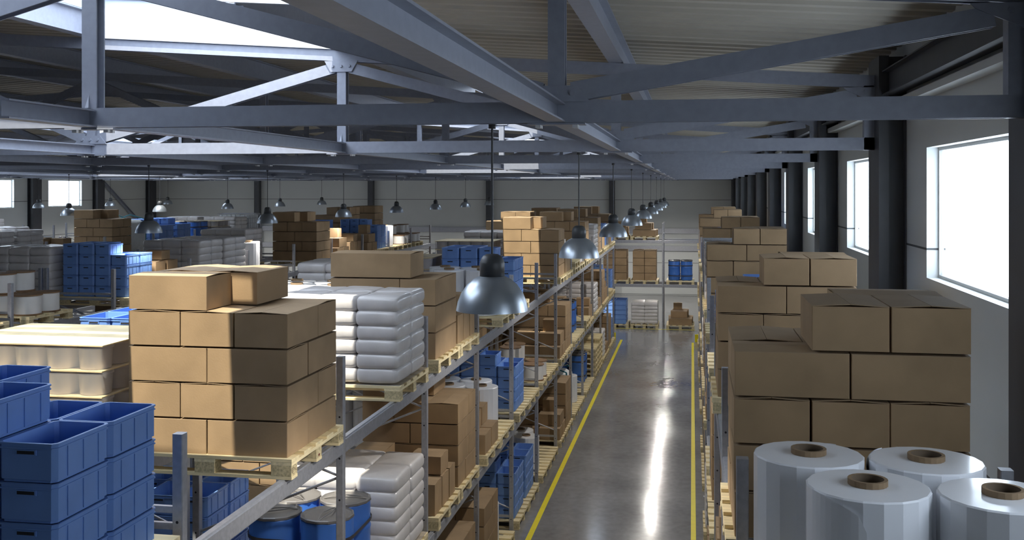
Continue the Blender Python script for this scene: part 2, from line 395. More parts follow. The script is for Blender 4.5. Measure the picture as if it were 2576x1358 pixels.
# trusses -------------------------------------------------------------------------
def plate(mb, x, z, y, pts, mat='truss', t=0.012):
    """thin upright plate in the XZ plane in front of the truss"""
    n = len(pts)
    vs = [(x+a, y, z+b) for a, b in pts] + [(x+a, y+t, z+b) for a, b in pts]
    mb.add(vs, [tuple(range(n)), tuple(range(2*n-1, n-1, -1))] + [(i,(i+1)%n,n+(i+1)%n,n+i) for i in range(n)], mat)
XE, XE2 = 1.80, mir(1.80)
YV = Vector((0,1,0))
def lamp_hook(y): pass
HP = hprof(0.10, CH, 0.012, 0.012)
def truss(k):
    y = 6.074+4.81*k
    n = k+5
    words = {0: 'nearest grey steel roof truss crossing the top of the picture', 1: 'second grey steel roof truss, partly sunlit under the skylight'}
    lab = words.get(k, '%s roof truss beyond the nearest one, grey steel, spanning the hall' % ORD[k] if k > 1 else 'grey steel roof truss behind the camera, %s from the front wall' % ORD[n])
    t = empty('roof_truss', loc=(0,0,0)); tag(t, lab, 'truss', 'steel roof trusses')
    obj('bottom_chord', MB().ext(HP, (XE2, y, (ZB0+ZB1)/2), (XE, y, (ZB0+ZB1)/2), 'truss'), t)
    for a, b in ((XE, RIDGE), (RIDGE, XE2)):
        obj('top_chord', MB().ext(HP, (b, y, zc(b)+CH/2), (a, y, zc(a)+CH/2), 'truss'), t)
    for x in (XE-0.05, XE2+0.05):
        obj('end_post', MB().box(x-0.05, x+0.05, y-0.05, y+0.05, ZB0, zc(x)+0.02, 'truss'), t)
    vp = hprof(0.10, 0.10, 0.010, 0.010)
    for j, x in enumerate(NODES):
        up = MB().ext([(a, b) for a, b in iprof(0.10, 0.10)], (x, y, ZB1), (x, y, zc(x)), 'truss', up=YV)
        obj('vertical_strut', up, t)
        if j % 2 == 1:                               # stiffener fins at the foot of the strut
            f = MB(); f.add([(x-0.012,y-0.05,ZB1),(x+0.012,y-0.05,ZB1),(x,y-0.05,ZB1+0.09),(x-0.012,y-0.075,ZB1),(x+0.012,y-0.075,ZB1)],
                            [(0,1,2),(3,4,2),(0,3,2),(1,4,2),(0,1,4,3)], 'truss'); obj('stiffener', f, t)
        if k < 6:
            if j % 2 == 0:
                g = MB(); plate(g, x, ZB1-0.004, y-0.064, [(-0.20,0),(0.20,0),(0.12,0.095),(-0.12,0.095)])
                g1 = obj('gusset_plate', g, t); zz = ZB1+0.045
            else:
                g = MB(); plate(g, x, zc(x)+0.004, y-0.064, [(-0.19,0),(-0.12,-0.12),(0.12,-0.12),(0.19,0)])
                g1 = obj('gusset_plate', g, t); zz = zc(x)-0.055
            for dx in (-0.095, 0, 0.095):
                if k < 3:
                    b = MB().ext([(0.016*math.cos(a*PI/3), 0.016*math.sin(a*PI/3)) for a in range(6)], (x+dx, y-0.078, zz), (x+dx, y-0.064, zz), 'truss' if k == 0 else 'truss')
                    obj('bolt', b, g1)
        jp = MB().box(x-0.17, x+0.17, y-0.055, y+0.055, ZB0-0.012, ZB0-0.002, 'truss')
        j1 = obj('joint_plate', jp, t)
        if k < 9 and x > -22:
            bb = MB()
            for dx in (-0.11, 0.11): bb.box(x+dx-0.016, x+dx+0.016, y-0.04, y-0.015, ZB0-0.030, ZB0-0.012, 'bolt'); bb.box(x+dx-0.016, x+dx+0.016, y+0.015, y+0.04, ZB0-0.030, ZB0-0.012, 'bolt')
            obj('bolt_heads', bb, j1)
    dp = hprof(0.09, 0.115, 0.010, 0.010)
    pts = [(XE-0.08, 'T')] + [(x, 'B' if j % 2 == 0 else 'T') for j, x in enumerate(NODES)] + [(XE2+0.08, 'T')]
    for (xa, a), (xb, b) in zip(pts[:-1], pts[1:]):
        za = ZB1+0.055 if a == 'B' else zc(xa)-0.07
        zb = ZB1+0.055 if b == 'B' else zc(xb)-0.07
        dx = 0.09 if xb > xa else -0.09
        obj('diagonal_brace', MB().ext(dp, (xa+dx, y, za), (xb-dx, y, zb), 'truss'), t)
    for x, s in ((XE, -1), (XE2, 1)):
        g = MB(); plate(g, x, zc(x)+0.005, y-0.064, [(0,0),(s*0.30,0),(s*0.27,-0.03),(s*0.02,-0.14),(0,-0.14)])
        ge = obj('gusset_plate', g, t)
        if k < 3:
            obj('bolt', MB().ext([(0.018*math.cos(a*PI/3), 0.018*math.sin(a*PI/3)) for a in range(6)], (x+s*0.09, y-0.078, zc(x)-0.04), (x+s*0.09, y-0.064, zc(x)-0.04), 'truss'), ge)
    return t
for k in range(-2, 10): truss(k)

# longitudinal beams under the trusses and purlins over them ------------------------
IB = iprof(0.107, 0.11, 0.010, 0.010)
IP = iprof(0.15, PH-0.012, 0.014, 0.012)
for j, x in enumerate(NODES):
    mb = MB()
    for k in range(-2, 10):
        y0 = 6.074+4.81*k-4.81+0.055 if not (j == 1 and k == 0) else 5.17; y1 = 6.074+4.81*k-0.055
        mb.ext(IB, (x, y0, ZB0+0.058), (x, y1, ZB0+0.058), 'truss')
    o = obj('tie_beam', mb)
    tag(o, '%s long grey tie beam from the right wall, level with bottom chords' % ORD[j+1], 'beam', 'long beams at bottom chord level', kind='structure')
    segs = [(YF, YB)]
    if j == 1: segs = [(YF, 4.3), (8.15, 17.9), (21.0, 32.3), (35.8, YB)]
    mb = MB()
    for a, b in segs:
        mb.ext(IP, (x, a+0.01, zc(x)+CH+PH/2-0.002), (x, b-0.01, zc(x)+CH+PH/2-0.002), 'truss')
    o = obj('purlin_beam', mb)
    tag(o, '%s roof purlin from the right wall, carrying the corrugated sheets' % ORD[j+1], 'beam', 'roof purlins', kind='structure')
for x, nm in ((1.90, 'right'), (mir(1.90), 'left')):
    mb = MB().ext(iprof(0.14, 0.24), (x, YF, H+1.03), (x, YB, H+1.03), 'column')
    mb.box(min(x+0.02, x+0.15) if nm == 'right' else x-0.17, x+0.155 if nm == 'right' else x-0.03, YF, YB, H+0.80, H+0.86, 'wall')
    o = obj('eaves_beam', mb); tag(o, 'dark eaves beam running along the top of the %s wall' % nm, 'beam', kind='structure')

# columns ---------------------------------------------------------------------------
def column_mesh(s):
    mb = MB()
    f = lambda a, b: (min(a*s, b*s), max(a*s, b*s))
    top = H+1.30
    a, b = f(0, 0.095); mb.box(a, b, -0.30, 0.30, 0, top, 'column')
    a, b = f(0.095, 0.245); mb.box(a, b, -0.20, 0.20, 0, top, 'column')
    a, b = f(0.245, 0.258); mb.box(a, b, -0.30, 0.30, 0, top, 'column')
    return mb.mesh('steel_column')
cr, cl = column_mesh(1), column_mesh(-1)
for k in range(-4, 10):
    y = 6.074+4.81*k
    if k == 9: y -= 0.05
    for me_, x, nm in ((cr, 1.80, 'right'), (cl, XE2, 'left')):
        o = obj('steel_column', me_, loc=(x, y, 0))
        tag(o, 'dark grey steel column on the %s wall, %s from the front' % (nm, ORD[k+5]), 'column', 'wall columns', kind='structure')
bc = MB().box(-0.13, 0.13, -0.30, 0.0, 0, H+1.35, 'column').mesh('steel_column')
for i, x in enumerate([-3.787, -9.787, -15.787, -21.787]):
    o = obj('steel_column', bc, loc=(x, YB-0.01, 0)); tag(o, 'dark steel column on the end wall, %s from the right' % ORD[i+1], 'column', 'end wall columns', kind='structure')
# wind bracing on the left wall, last bay
mb = MB().ext(iprof(0.14, 0.12), (XL+0.14, 44.9, H+0.32), (XL+0.14, 49.4, H-2.45), 'truss')
tag(obj('wind_brace', mb), 'dark diagonal steel brace on the left wall beside the end wall', 'brace', kind='structure')
for i, z in enumerate((H-2.02, H-2.85)):
    o = obj('trim_%d' % (i+1), MB().box(XL, XR-0.3, YB-0.10, YB-0.005, z-0.12, z+0.12, 'steel'))
    tag(o, '%s horizontal pale rail along the end wall' % ('upper' if i == 0 else 'lower'), 'rail', kind='structure')

# ------------------------------------------------------------------ floor lines, guards
LX = (-2.375, -2.295); RX = (-0.02, 0.053)
for i, (x0, x1, y0, y1, lb) in enumerate((
    (LX[0], LX[1], -3.0, 34.75, 'yellow floor line along the left side of the aisle'),
    (RX[0], RX[1], -3.0, 34.5, 'yellow floor line along the right side of the aisle'),
    (-2.95, 0.12, 37.55, 37.62, 'thin yellow floor line in front of the end rack'))):
    tag(obj('trim_%d' % (i+3), MB().box(x0, x1, y0, y1, 0.0005, 0.003, 'yellow')), lb, 'floor marking', kind='structure')
for x, nm in ((-2.60, 'left'), (0.16, 'right')):
    g = empty('corner_guard', loc=(x, 34.72, 0)); tag(g, 'small yellow steel rack guard at the far end of the %s rack' % nm, 'guard', 'yellow rack guards')
    obj('upright_plate', MB().cbox(0, 0, 0.0, 0.15, 0.06, 0.24, 'yellow'), g)
    obj('side_plate', MB().cbox(-0.04 if nm == 'left' else 0.04, 0.10, 0.0, 0.05, 0.14, 0.24, 'yellow'), g)

# ------------------------------------------------------------------ racks
Y0, PIT = 4.912, 2.47
LV = [0.0, 1.60, 3.198]
POSTH = H-1.257
def post_mesh(holes=True, top=POSTH):
    """0.056 x 0.058 post, front face towards -Y; dark discs painted as holes on that face"""
    mb = MB(); c = 0.004
    mb.cbox(0, 0, 0, 0.056, 0.058, top, 'steel', c)
    if holes:
        z = top-0.45
        while z > 0.2:
            vs = [(0.008*math.cos(a*PI/5), -0.0296, z+0.008*math.sin(a*PI/5)) for a in range(10)]
            mb.add(vs, [tuple(range(10))], 'holeshade'); z -= 0.31
    mb.box(-0.05, 0.05, -0.045, 0.045, 0, 0.008, 'steel')
    return mb.mesh('post')
PM = post_mesh()
BEAMP = [(-0.020,-0.110),(0.026,-0.110),(0.028,-0.104),(0.028,-0.012),(0.018,-0.010),(0.016,0.0),(-0.020,0.0)]
def rack(name_label, xf, s, n0, n1, fine=0, levels=(1.60, 3.198)):
    """rack along Y; xf: X of the aisle face; s=+1 when the aisle lies towards +X"""
    r = empty('pallet_rack', loc=(0,0,0)); tag(r, name_label, 'rack', 'galvanised pallet racks')
    xa = xf - s*0.028; xb = xf - s*1.18
    for n in range(n0, n1+1):
        y = Y0+PIT*n+0.029
        for x in (xa, xb): obj('post', PM, r, (x, y, 0))
        A, B = xa - s*0.028, xb + s*0.028
        rungs = [(3.42, 3.42), (3.335, 3.335), (1.84, 1.84), (1.75, 1.75), (0.30, 0.30)]
        zz = [3.28, 2.92, 2.44, 2.0]; diag = [(zz[1], 3.30), (2.90, 2.44), (1.98, 2.42)] + [(1.30, 1.70), (1.28, 0.84), (0.42, 0.82)]
        segs = [((A, y, a), (B, y, b), 0.0145) for a, b in rungs] + [((A, y, a), (B, y, b), 0.010) for a, b in diag]
        if n <= fine:
            for p, q, rad in segs:
                obj('brace', MB().box(min(p[0],q[0]), max(p[0],q[0]), y-0.012, y+0.012, p[2]-0.017, p[2]+0.017, 'steel') if rad > 0.012 else MB().tube(p, q, rad, 'steel'), r)
        else:
            m2 = MB()
            for p, q, rad in segs:
                if rad > 0.012: m2.box(min(p[0],q[0]), max(p[0],q[0]), y-0.012, y+0.012, p[2]-0.017, p[2]+0.017, 'steel')
                else: m2.tube(p, q, rad, 'steel', 6)
            obj('frame_bracing', m2, r)
    bmeshes = {}
    for n in range(n0, n1):
        ya, yb = Y0+PIT*n+0.060, Y0+PIT*(n+1)-0.002
        for lz in levels:
            for x, ss in ((xf-s*0.028, s), (xb, -s)):
                key = (ss)
                if key not in bmeshes:
                    bmeshes[key] = MB().ext([(a*ss, b) for a, b in BEAMP], (0, 0, 0), (0, yb-ya, 0), 'steel').mesh('beam')
                obj('beam', bmeshes[key], r, (x, ya, lz-0.001))
    return r
RACKS = {'A': (-2.567, 1), 'B': (-5.03, -1), 'C': (-8.87, 1), 'D': (-11.33, -1), 'E': (-15.05, 1), 'F': (-17.53, -1), 'G': (-21.47, 1), 'R': (0.2025, -1)}
rack('galvanised steel pallet rack along the left side of the central aisle', *RACKS['A'], -2, 12, fine=6)
rack('pallet rack standing back to back behind the left aisle rack', *RACKS['B'], -2, 12, fine=1)
rack('pallet rack across the second aisle, third rack row from the aisle', *RACKS['C'], 1, 12, fine=4)
rack('fourth rack row, back to back with the third one', *RACKS['D'], 1, 12, fine=-9)
rack('fifth rack row, far left beyond the third aisle', *RACKS['E'], 5, 12, fine=-9)
rack('sixth rack row, back to back with the fifth one', *RACKS['F'], 5, 12, fine=-9)
rack('seventh rack row, nearest to the left wall', *RACKS['G'], 8, 12, fine=-9)
rack('pallet rack along the right wall beside the windows', *RACKS['R'], -2, 12, fine=4)

# end rack, facing the camera
er = empty('pallet_rack', loc=(0,0,0)); tag(er, 'pallet rack across the far end of the aisle, facing the camera', 'rack', 'galvanised pallet racks')
EX = [-5.99, -3.52, -1.05, 1.42]
for x in EX:
    for y in (37.83, 39.03): obj('post', PM, er, (x, y, 0))
    m2 = MB()
    for z in (3.42, 3.33, 1.84, 1.75, 0.3): m2.box(x-0.012, x+0.012, 37.86, 39.0, z-0.015, z+0.015, 'steel')
    for a, b in ((2.92, 3.30), (2.90, 2.44), (1.98, 2.42), (1.30, 1.70), (1.28, 0.84)): m2.tube((x, 37.86, a), (x, 39.0, b), 0.01, 'steel', 6)
    obj('frame_bracing', m2, er)
ebm = MB().ext([(a, b) for a, b in BEAMP], (0,0,0), (PIT-0.064, 0, 0), 'steel').mesh('beam')
for i in range(3):
    for lz in LV[1:]:
        for y in (37.82, 39.04): obj('beam', ebm, er, (EX[i]+0.032, y, lz-0.001))

# ------------------------------------------------------------------ pallet
def pallet_parts():
    P = []
    B = lambda name, mb, loc: P.append((name, mb.mesh(name), loc))
    tb = MB().cbox(0, 0, 0, 1.2, 0.130, 0.020, 'wood', 0.002).mesh('top_board')
    st = MB().cbox(0, 0, 0, 0.145, 1.0, 0.020, 'woody', 0.002).mesh('stringer')
    bl = MB().cbox(0, 0, 0, 0.140, 0.100, 0.070, 'block', 0.002).mesh('block')
    bb = MB().cbox(0, 0, 0, 1.2, 0.100, 0.020, 'wood', 0.002).mesh('bottom_board')
    for i in range(5): P.append(('top_board', tb, (0, -0.435+0.2175*i, 0.112)))
    for x in (-0.5275, 0, 0.5275): P.append(('stringer', st, (x, 0, 0.091)))
    for x in (-0.5275, 0, 0.5275):
        for y in (-0.45, 0, 0.45): P.append(('block', bl, (x, y, 0.0205)))
    for y in (-0.45, 0, 0.45): P.append(('bottom_board', bb, (0, y, 0)))
    return P
PP = pallet_parts()
mb = MB()
for i in range(5): mb.box(-0.6, 0.6, -0.5+0.2175*i, -0.37+0.2175*i, 0.112, 0.132, 'wood')
for x in (-0.5275, 0, 0.5275):
    mb.box(x-0.0725, x+0.0725, -0.5, 0.5, 0.091, 0.111, 'woody')
    for y in (-0.45, 0, 0.45): mb.box(x-0.07, x+0.07, y-0.05, y+0.05, 0.0205, 0.0905, 'block')
for y in (-0.45, 0, 0.45): mb.box(-0.6, 0.6, y-0.05, y+0.05, 0, 0.02, 'wood')
PMESH = mb.mesh('pallet')

def text_mesh(txt, size):
    cu = bpy.data.curves.new('t', 'FONT'); cu.body = txt; cu.size = size; cu.align_x = 'CENTER'; cu.align_y = 'CENTER'
    o = bpy.data.objects.new('t', cu); COL.objects.link(o)
    bpy.context.view_layer.update()
    me = bpy.data.meshes.new_from_object(o.evaluated_get(bpy.context.evaluated_depsgraph_get()))
    bpy.data.objects.remove(o)
    vs = [tuple(v.co) for v in me.vertices]; fs = [tuple(p.vertices) for p in me.polygons]
    return vs, fs
tv, tf = text_mesh('EPAL', 0.042)
mb = MB(); mb.add([(0.0, x, z) for x, z, _ in tv], tf, 'mark')
n = 28; rx, rz, w = 0.047, 0.027, 0.0022
ring = [(0, rx*math.cos(2*PI*k/n), rz*math.sin(2*PI*k/n)) for k in range(n)] + [(0, (rx-w)*math.cos(2*PI*k/n), (rz-w)*math.sin(2*PI*k/n)) for k in range(n)]
mb.add(ring, [(k, (k+1)%n, n+(k+1)%n, n+k) for k in range(n)], 'mark')
EPAL = mb.mesh('brand_mark')
REDM = MB().box(0, 0.001, -0.012, 0.012, -0.008, 0.008, 'redmark').mesh('staple_mark')

PALLET_N = 0
def put_pallet(mx, label, fine):
    global PALLET_N
    if not fine:
        o = obj('pallet', PMESH, mx=mx); tag(o, label, 'pallet', 'wooden pallets'); return o
    e = empty('pallet', mx=mx); tag(e, label, 'pallet', 'wooden pallets')
    for nm, me_, loc in PP:
        p = obj(nm, me_, e, loc)
        if nm == 'block' and abs(loc[0]) > 0.1 and fine > 1:
            s = 1 if loc[0] > 0 else -1
            rot = Matrix.Rotation(0 if s > 0 else PI, 4, 'Z')
            if abs(loc[1]) > 0.1: obj('brand_mark', EPAL, p, mx=Matrix.Translation((s*0.0706, 0, 0.038)) @ rot)
            else: obj('staple_mark', REDM, p, mx=Matrix.Translation((s*0.0702, 0.0, 0.018)) @ rot)
    return e

# ------------------------------------------------------------------ goods prototypes
def box_mb(w, d, h, top=True, body=True):
    """closed carton; major flaps meet along X and are slightly tented"""
    mb = MB(); g = 0.0015
    if body:
        mb.cbox(0, 0, 0, w, d, h-0.006, 'card', 0.003)
    return mb
def flaps_mb(w, d, h, sgn):
    mb = MB(); t = 0.004; lift = 0.010
    # one major flap: hinged at y = sgn*d/2, meeting at the middle
    y0, y1 = sgn*d/2, sgn*0.0012
    vs = []
    nx = 4
    for i in range(nx+1):
        x = -w/2 + w*i/nx; b = lift*math.sin(PI*i/nx)*0.0 + lift
        vs += [(x, y0, h-0.006), (x, y1, h-0.006+b), (x, y0, h-0.002), (x, y1, h-0.002+b)]
    fs = []
    for i in range(nx):
        a = 4*i; c = 4*(i+1)
        fs += [(a+2, c+2, c+3, a+3), (a, a+1, c+1, c), (a, c, c+2, a+2), (a+1, a+3, c+3, c+1)]
    fs += [(0, 2, 3, 1), (4*nx, 4*nx+1, 4*nx+3, 4*nx+2)]
    mb.add(vs, fs, 'flap'); return mb
BOXC = {}
def box_proto(w, d, h):
    k = (round(w,3), round(d,3), round(h,3))
    if k not in BOXC:
        body = box_mb(w, d, h); f1, f2 = flaps_mb(w, d, h, 1), flaps_mb(w, d, h, -1)
        full = MB().merge(body, Matrix()).merge(f1, Matrix()).merge(f2, Matrix())
        BOXC[k] = dict(full=full, mesh=full.mesh('cardboard_box'), body=body.mesh('box_body'), flap=[f1.mesh('flap'), f2.mesh('flap')])
    return BOXC[k]

CW, CD, CHT = 0.284, 0.418, 0.169
def crate_mb():
    mb = MB(); w, d, h = CW-0.006, CD-0.006, CHT-0.003
    x, y = w/2, d/2; c = 0.02; t = 0.012
    def ring(x, y, c): return [(-x+c,-y),(x-c,-y),(x,-y+c),(x,y-c),(x-c,y),(-x+c,y),(-x,y-c),(-x,-y+c)]
    prof = [(0.012, 0.0), (0.012, 0.010), (0.005, 0.013), (0.005, h-0.026), (0.0, h-0.024), (0.0, h-0.019), (0.004, h-0.018), (0.004, h-0.008), (0.0, h-0.007), (0.0, h)]
    vs = []; n = 8
    for o, z in prof: vs += [(a, b, z) for a, b in ring(x-o, y-o, c)]
    for o, z in ((t, h), (t+0.006, 0.006)): vs += [(a, b, z) for a, b in ring(x-o, y-o, c*0.8)]
    m = len(prof)+2
    fs = [(i*n+k, i*n+(k+1)%n, (i+1)*n+(k+1)%n, (i+1)*n+k) for i in range(m-1) for k in range(n)]
    fs += [tuple(range(n-1,-1,-1)), tuple((m-1)*n+k for k in range(n))]
    mb.add(vs, fs, 'crate')
    # vertical ribs on the long sides and the low ridge line, handle slots painted dark on the short sides
    for s in (-1, 1):
        for q in (-0.115, 0.0, 0.115):
            xa = s*(x-0.006); mb.box(min(xa, xa+s*0.005), max(xa, xa+s*0.005), q-0.003, q+0.003, 0.013, h-0.024, 'crate')
    for s in (-1, 1):
        ya = s*(y-0.0055)
        mb.box(-0.047, 0.047, min(ya, ya+s*0.006), max(ya, ya+s*0.006), h-0.050, h-0.028, 'crate')
        mb.box(-0.040, 0.040, min(ya+s*0.0062, ya+s*0.0068), max(ya+s*0.0062, ya+s*0.0068), h-0.046, h-0.032, 'holeshade')
    return mb
CRATE = crate_mb(); CRATEM = CRATE.mesh('plastic_crate')

def sack_mb(w, d, h, seed):
    rnd = random.Random(seed)
    mb = MB(); nx, ny = 8, 8; vs = []; fs = []
    def se(t, p): return math.copysign(abs(t)**p, t)
    nu, nv = 28, 10
    ph = rnd.random()*6
    for i in range(nv+1):
        f = -PI/2+PI*i/nv
        for k in range(nu):
            a = 2*PI*k/nu
            cx = se(math.cos(f), 0.16); X = w/2*cx*se(math.cos(a), 0.20); Y = d/2*cx*se(math.sin(a), 0.20); Z = h/2*se(math.sin(f), 0.75)
            Z *= 1+0.10*math.sin(9*X+ph)*math.cos(8*Y+ph)
            vs.append((X, Y, Z+h/2))
    for i in range(nv):
        for k in range(nu): fs.append((i*nu+k, i*nu+(k+1)%nu, (i+1)*nu+(k+1)%nu, (i+1)*nu+k))
    mb.add(vs, fs, 'sack', True); return mb
SW, SD, SH = 0.396, 0.498, 0.142
SACKS = [sack_mb(SW, SD, SH, i) for i in range(4)]
SACKM = [s.mesh('sack') for s in SACKS]

def roll_mb():
    mb = MB(); R = 0.228; hh = 0.61; rc = 0.0735
    mb.lathe([(R-0.012, 0), (R, 0.01), (R, hh-0.006), (R-0.006, hh)], 'roll', 20, smooth=False, cap0=True)
    mb.lathe([(R-0.006, hh), (rc, hh+0.002)], 'roll', 20, smooth=False)
    return mb
def core_mb():
    rc, ri, hh = 0.0735, 0.060, 0.61
    return MB().lathe([(rc, hh+0.0025), (rc, hh+0.025), (ri, hh+0.025)], 'core', 20, smooth=False).lathe([(ri, hh+0.025), (ri, hh-0.25)], 'corein', 20).lathe([(ri, hh-0.25), (0.001, hh-0.25)], 'holeshade', 20)
def wrap_tail_mb():
    R = 0.231; vs = []; n = 9
    for i in range(n):
        a = -2.2+0.11*i; r = R+0.001+0.0006*i
        z1 = 0.61+(0.0 if i < n-1 else 0.0)
        vs += [(r*math.cos(a), r*math.sin(a), 0.02), (r*math.cos(a), r*math.sin(a), z1-0.05*(i/(n-1))**2)]
    vs += [(0.236*math.cos(-1.2), 0.236*math.sin(-1.2), 0.02), (0.236*math.cos(-1.2), 0.236*math.sin(-1.2), 0.50)]
    return MB().add(vs, [(2*i, 2*i+2, 2*i+3, 2*i+1) for i in range(n)], 'roll')
ROLL, CORE, TAIL = roll_mb(), core_mb(), wrap_tail_mb()
ROLLM, COREM, TAILM = ROLL.mesh('film_roll'), CORE.mesh('cardboard_core'), TAIL.mesh('loose_film_end')

def spool_w(): return MB().lathe([(0.178, 0.018), (0.178, 0.262)], 'white', 24)
def flange(): return MB().lathe([(0.19, 0), (0.193, 0.003), (0.193, 0.015), (0.19, 0.018)], 'flange', 24, smooth=False, cap0=True, cap1=True)
SPW, SPF = spool_w().mesh('winding'), flange().mesh('flange')

def drum_body():
    R, h = 0.211, 0.69
    return MB().lathe([(R-0.02, 0), (R-0.004, 0.01), (R, 0.03), (R, 0.20), (R+0.006, 0.215), (R, 0.23), (R, 0.45), (R+0.006, 0.465), (R, 0.48), (R, h-0.02), (R-0.004, h)], 'drum', 28, cap0=True, cap1=True)
def drum_lid(mat='lid'):
    R = 0.214
    mb = MB().lathe([(R, 0), (R+0.006, 0.006), (R+0.004, 0.022), (R-0.008, 0.028), (R-0.016, 0.016), (R-0.03, 0.012)], mat, 14, smooth=False, cap1=True)
    return mb
def drum_handle(mat='lid'):
    mb = MB()
    pts = [(-0.19, 0.013), (-0.12, 0.030), (0, 0.036), (0.12, 0.030), (0.19, 0.013)]
    for s in (-0.035, 0.035):
        for (a, b), (c, d) in zip(pts[:-1], pts[1:]): mb.tube((a, s*(1-abs(a)/0.2), b), (c, s*(1-abs(c)/0.2), d), 0.005, mat, 6)
    return mb
DB, DLM, DHM = drum_body().mesh('drum_body'), drum_lid().mesh('lid'), drum_handle().mesh('lid_rib')
DL2, DH2 = drum_lid('dlid').mesh('lid'), drum_handle('dlid').mesh('lid_rib')

def pail_mb():
    return MB().lathe([(0.098, 0), (0.102, 0.005), (0.112, 0.135), (0.118, 0.137), (0.118, 0.146), (0.112, 0.158), (0.104, 0.160)], 'pail', 18, cap0=True, cap1=True)
PAIL = pail_mb(); PAILM = PAIL.mesh('pail')

# ------------------------------------------------------------------ placement registry
ITEMS = []          # deferred: dict(kind, mx, label, cat, group, make, mb)
def depth(mx):
    p = mx.translation; return -math.sin(TH)*p.x*-1*-1 + math.cos(TH)*p.y if False else (math.sin(TH)*-p.x + math.cos(TH)*p.y)
def reg(kind, mx, label, cat, group, make, mb): ITEMS.append(dict(kind=kind, mx=mx, label=label, cat=cat, group=group, make=make, mb=mb, d=depth(mx)))

CN = ['', 'one', 'two', 'three', 'four', 'five', 'six', 'seven']
POSW = {1: ['only'], 2: ['left', 'right'], 3: ['left', 'middle', 'right'], 4: ['leftmost', 'left-of-middle', 'right-of-middle', 'rightmost'], 5: ['leftmost', 'second', 'middle', 'fourth', 'rightmost']}

def make_box(w, d, h, flaps, near):
    pr = box_proto(w, d, h)
    def f(mx):
        if not near or not flaps: return obj('cardboard_box', pr['mesh'], mx=mx)
        o = obj('cardboard_box', pr['body'], mx=mx)
        for q in pr['flap']: obj('flap', q, o)
        return o
    return f, pr['full']
T = lambda x, y, z=0: Matrix.Translation((x, y, z))
R90 = Matrix.Rotation(PI/2, 4, 'Z')
BH = 0.235
def flipname(name, flip): return name
def load_box(mx, where, nl=4, top=True, near=False, flip=False):
    """pinwheel stack 1.12 x 0.94; layer types B (2 in front, 3 behind) and A (3 in front, 2 behind)"""
    a, b = 1.12/3, 0.56
    for L in range(nl+(1 if top else 0)):
        tp = 'B' if L % 2 == 0 else 'A'
        cells = []
        if tp == 'B':
            cells += [(-0.28, -0.2834, b, a, 'front', 0, 2), (0.28, -0.2834, b, a, 'front', 1, 2)]
            cells += [(-a, 0.1867, a, b, 'back', 0, 3), (0, 0.1867, a, b, 'back', 1, 3), (a, 0.1867, a, b, 'back', 2, 3)]
        else:
            cells += [(-a, -0.19, a, b, 'front', 0, 3), (0, -0.19, a, b, 'front', 1, 3), (a, -0.19, a, b, 'front', 2, 3)]
            cells += [(-0.28, 0.2767, b, a, 'back', 0, 2), (0.28, 0.2767, b, a, 'back', 1, 2)]
        if L >= nl: cells = [cells[0], cells[2], cells[3]]
        for (x, y, w, d, fb, i, n) in cells:
            if flip: fb2 = 'back' if fb == 'front' else 'front'; i2 = n-1-i
            else: fb2, i2 = fb, i
            jx, jy = random.uniform(-.002, .002), random.uniform(-.002, .002)
            rot = R90 if w < d else Matrix()
            bw, bd = (max(w, d)-0.008, min(w, d)-0.008)
            mk, full = make_box(bw, bd, BH-0.012, L >= nl-1, near)
            m2 = mx @ T(x+jx, y+jy, L*BH) @ rot
            lab = 'brown carton, %s %s of layer %s, %s' % (fb2, POSW[n][i2], CN[L+1], where)
            reg('cardboard_box', m2, lab, 'box', 'cardboard boxes on pallets', mk, full)
def generic_boxes(mx, where, lst, near=False):
    """lst: (x, y, z, w, d, h)"""
    lay = {}
    for it in lst: lay.setdefault(round(it[2], 2), []).append(it)
    for li, z in enumerate(sorted(lay)):
        row = sorted(lay[z], key=lambda t: ((mx @ Vector((t[0], t[1], 0))).y > (mx @ Vector((0,0,0))).y+0.05, (mx @ Vector((t[0], t[1], 0))).x))
        for i, (x, y, zz, w, d, h) in enumerate(row):
            mk, full = make_box(w-0.006, d-0.006, h-0.012, True, near)
            lab = 'brown box, %s in layer %s, %s' % (ORD[i+1], CN[li+1], where)
            reg('cardboard_box', mx @ T(x, y, zz), lab, 'box', 'cardboard boxes on pallets', mk, full)
def load_large(mx, where, near=False):
    l = []
    for L in range(3):
        h = 0.275
        if L % 2 == 0: l += [(-0.19, -0.0, L*h, 0.74, 0.94, h), (0.37, 0, L*h, 0.38, 0.94, h)]
        else: l += [(-0.37, 0, L*h, 0.38, 0.94, h), (0.19, 0, L*h, 0.74, 0.94, h)]
    l += [(-0.13, -0.21, 0.825, 0.86, 0.52, 0.26)]
    generic_boxes(mx, where, l, near)
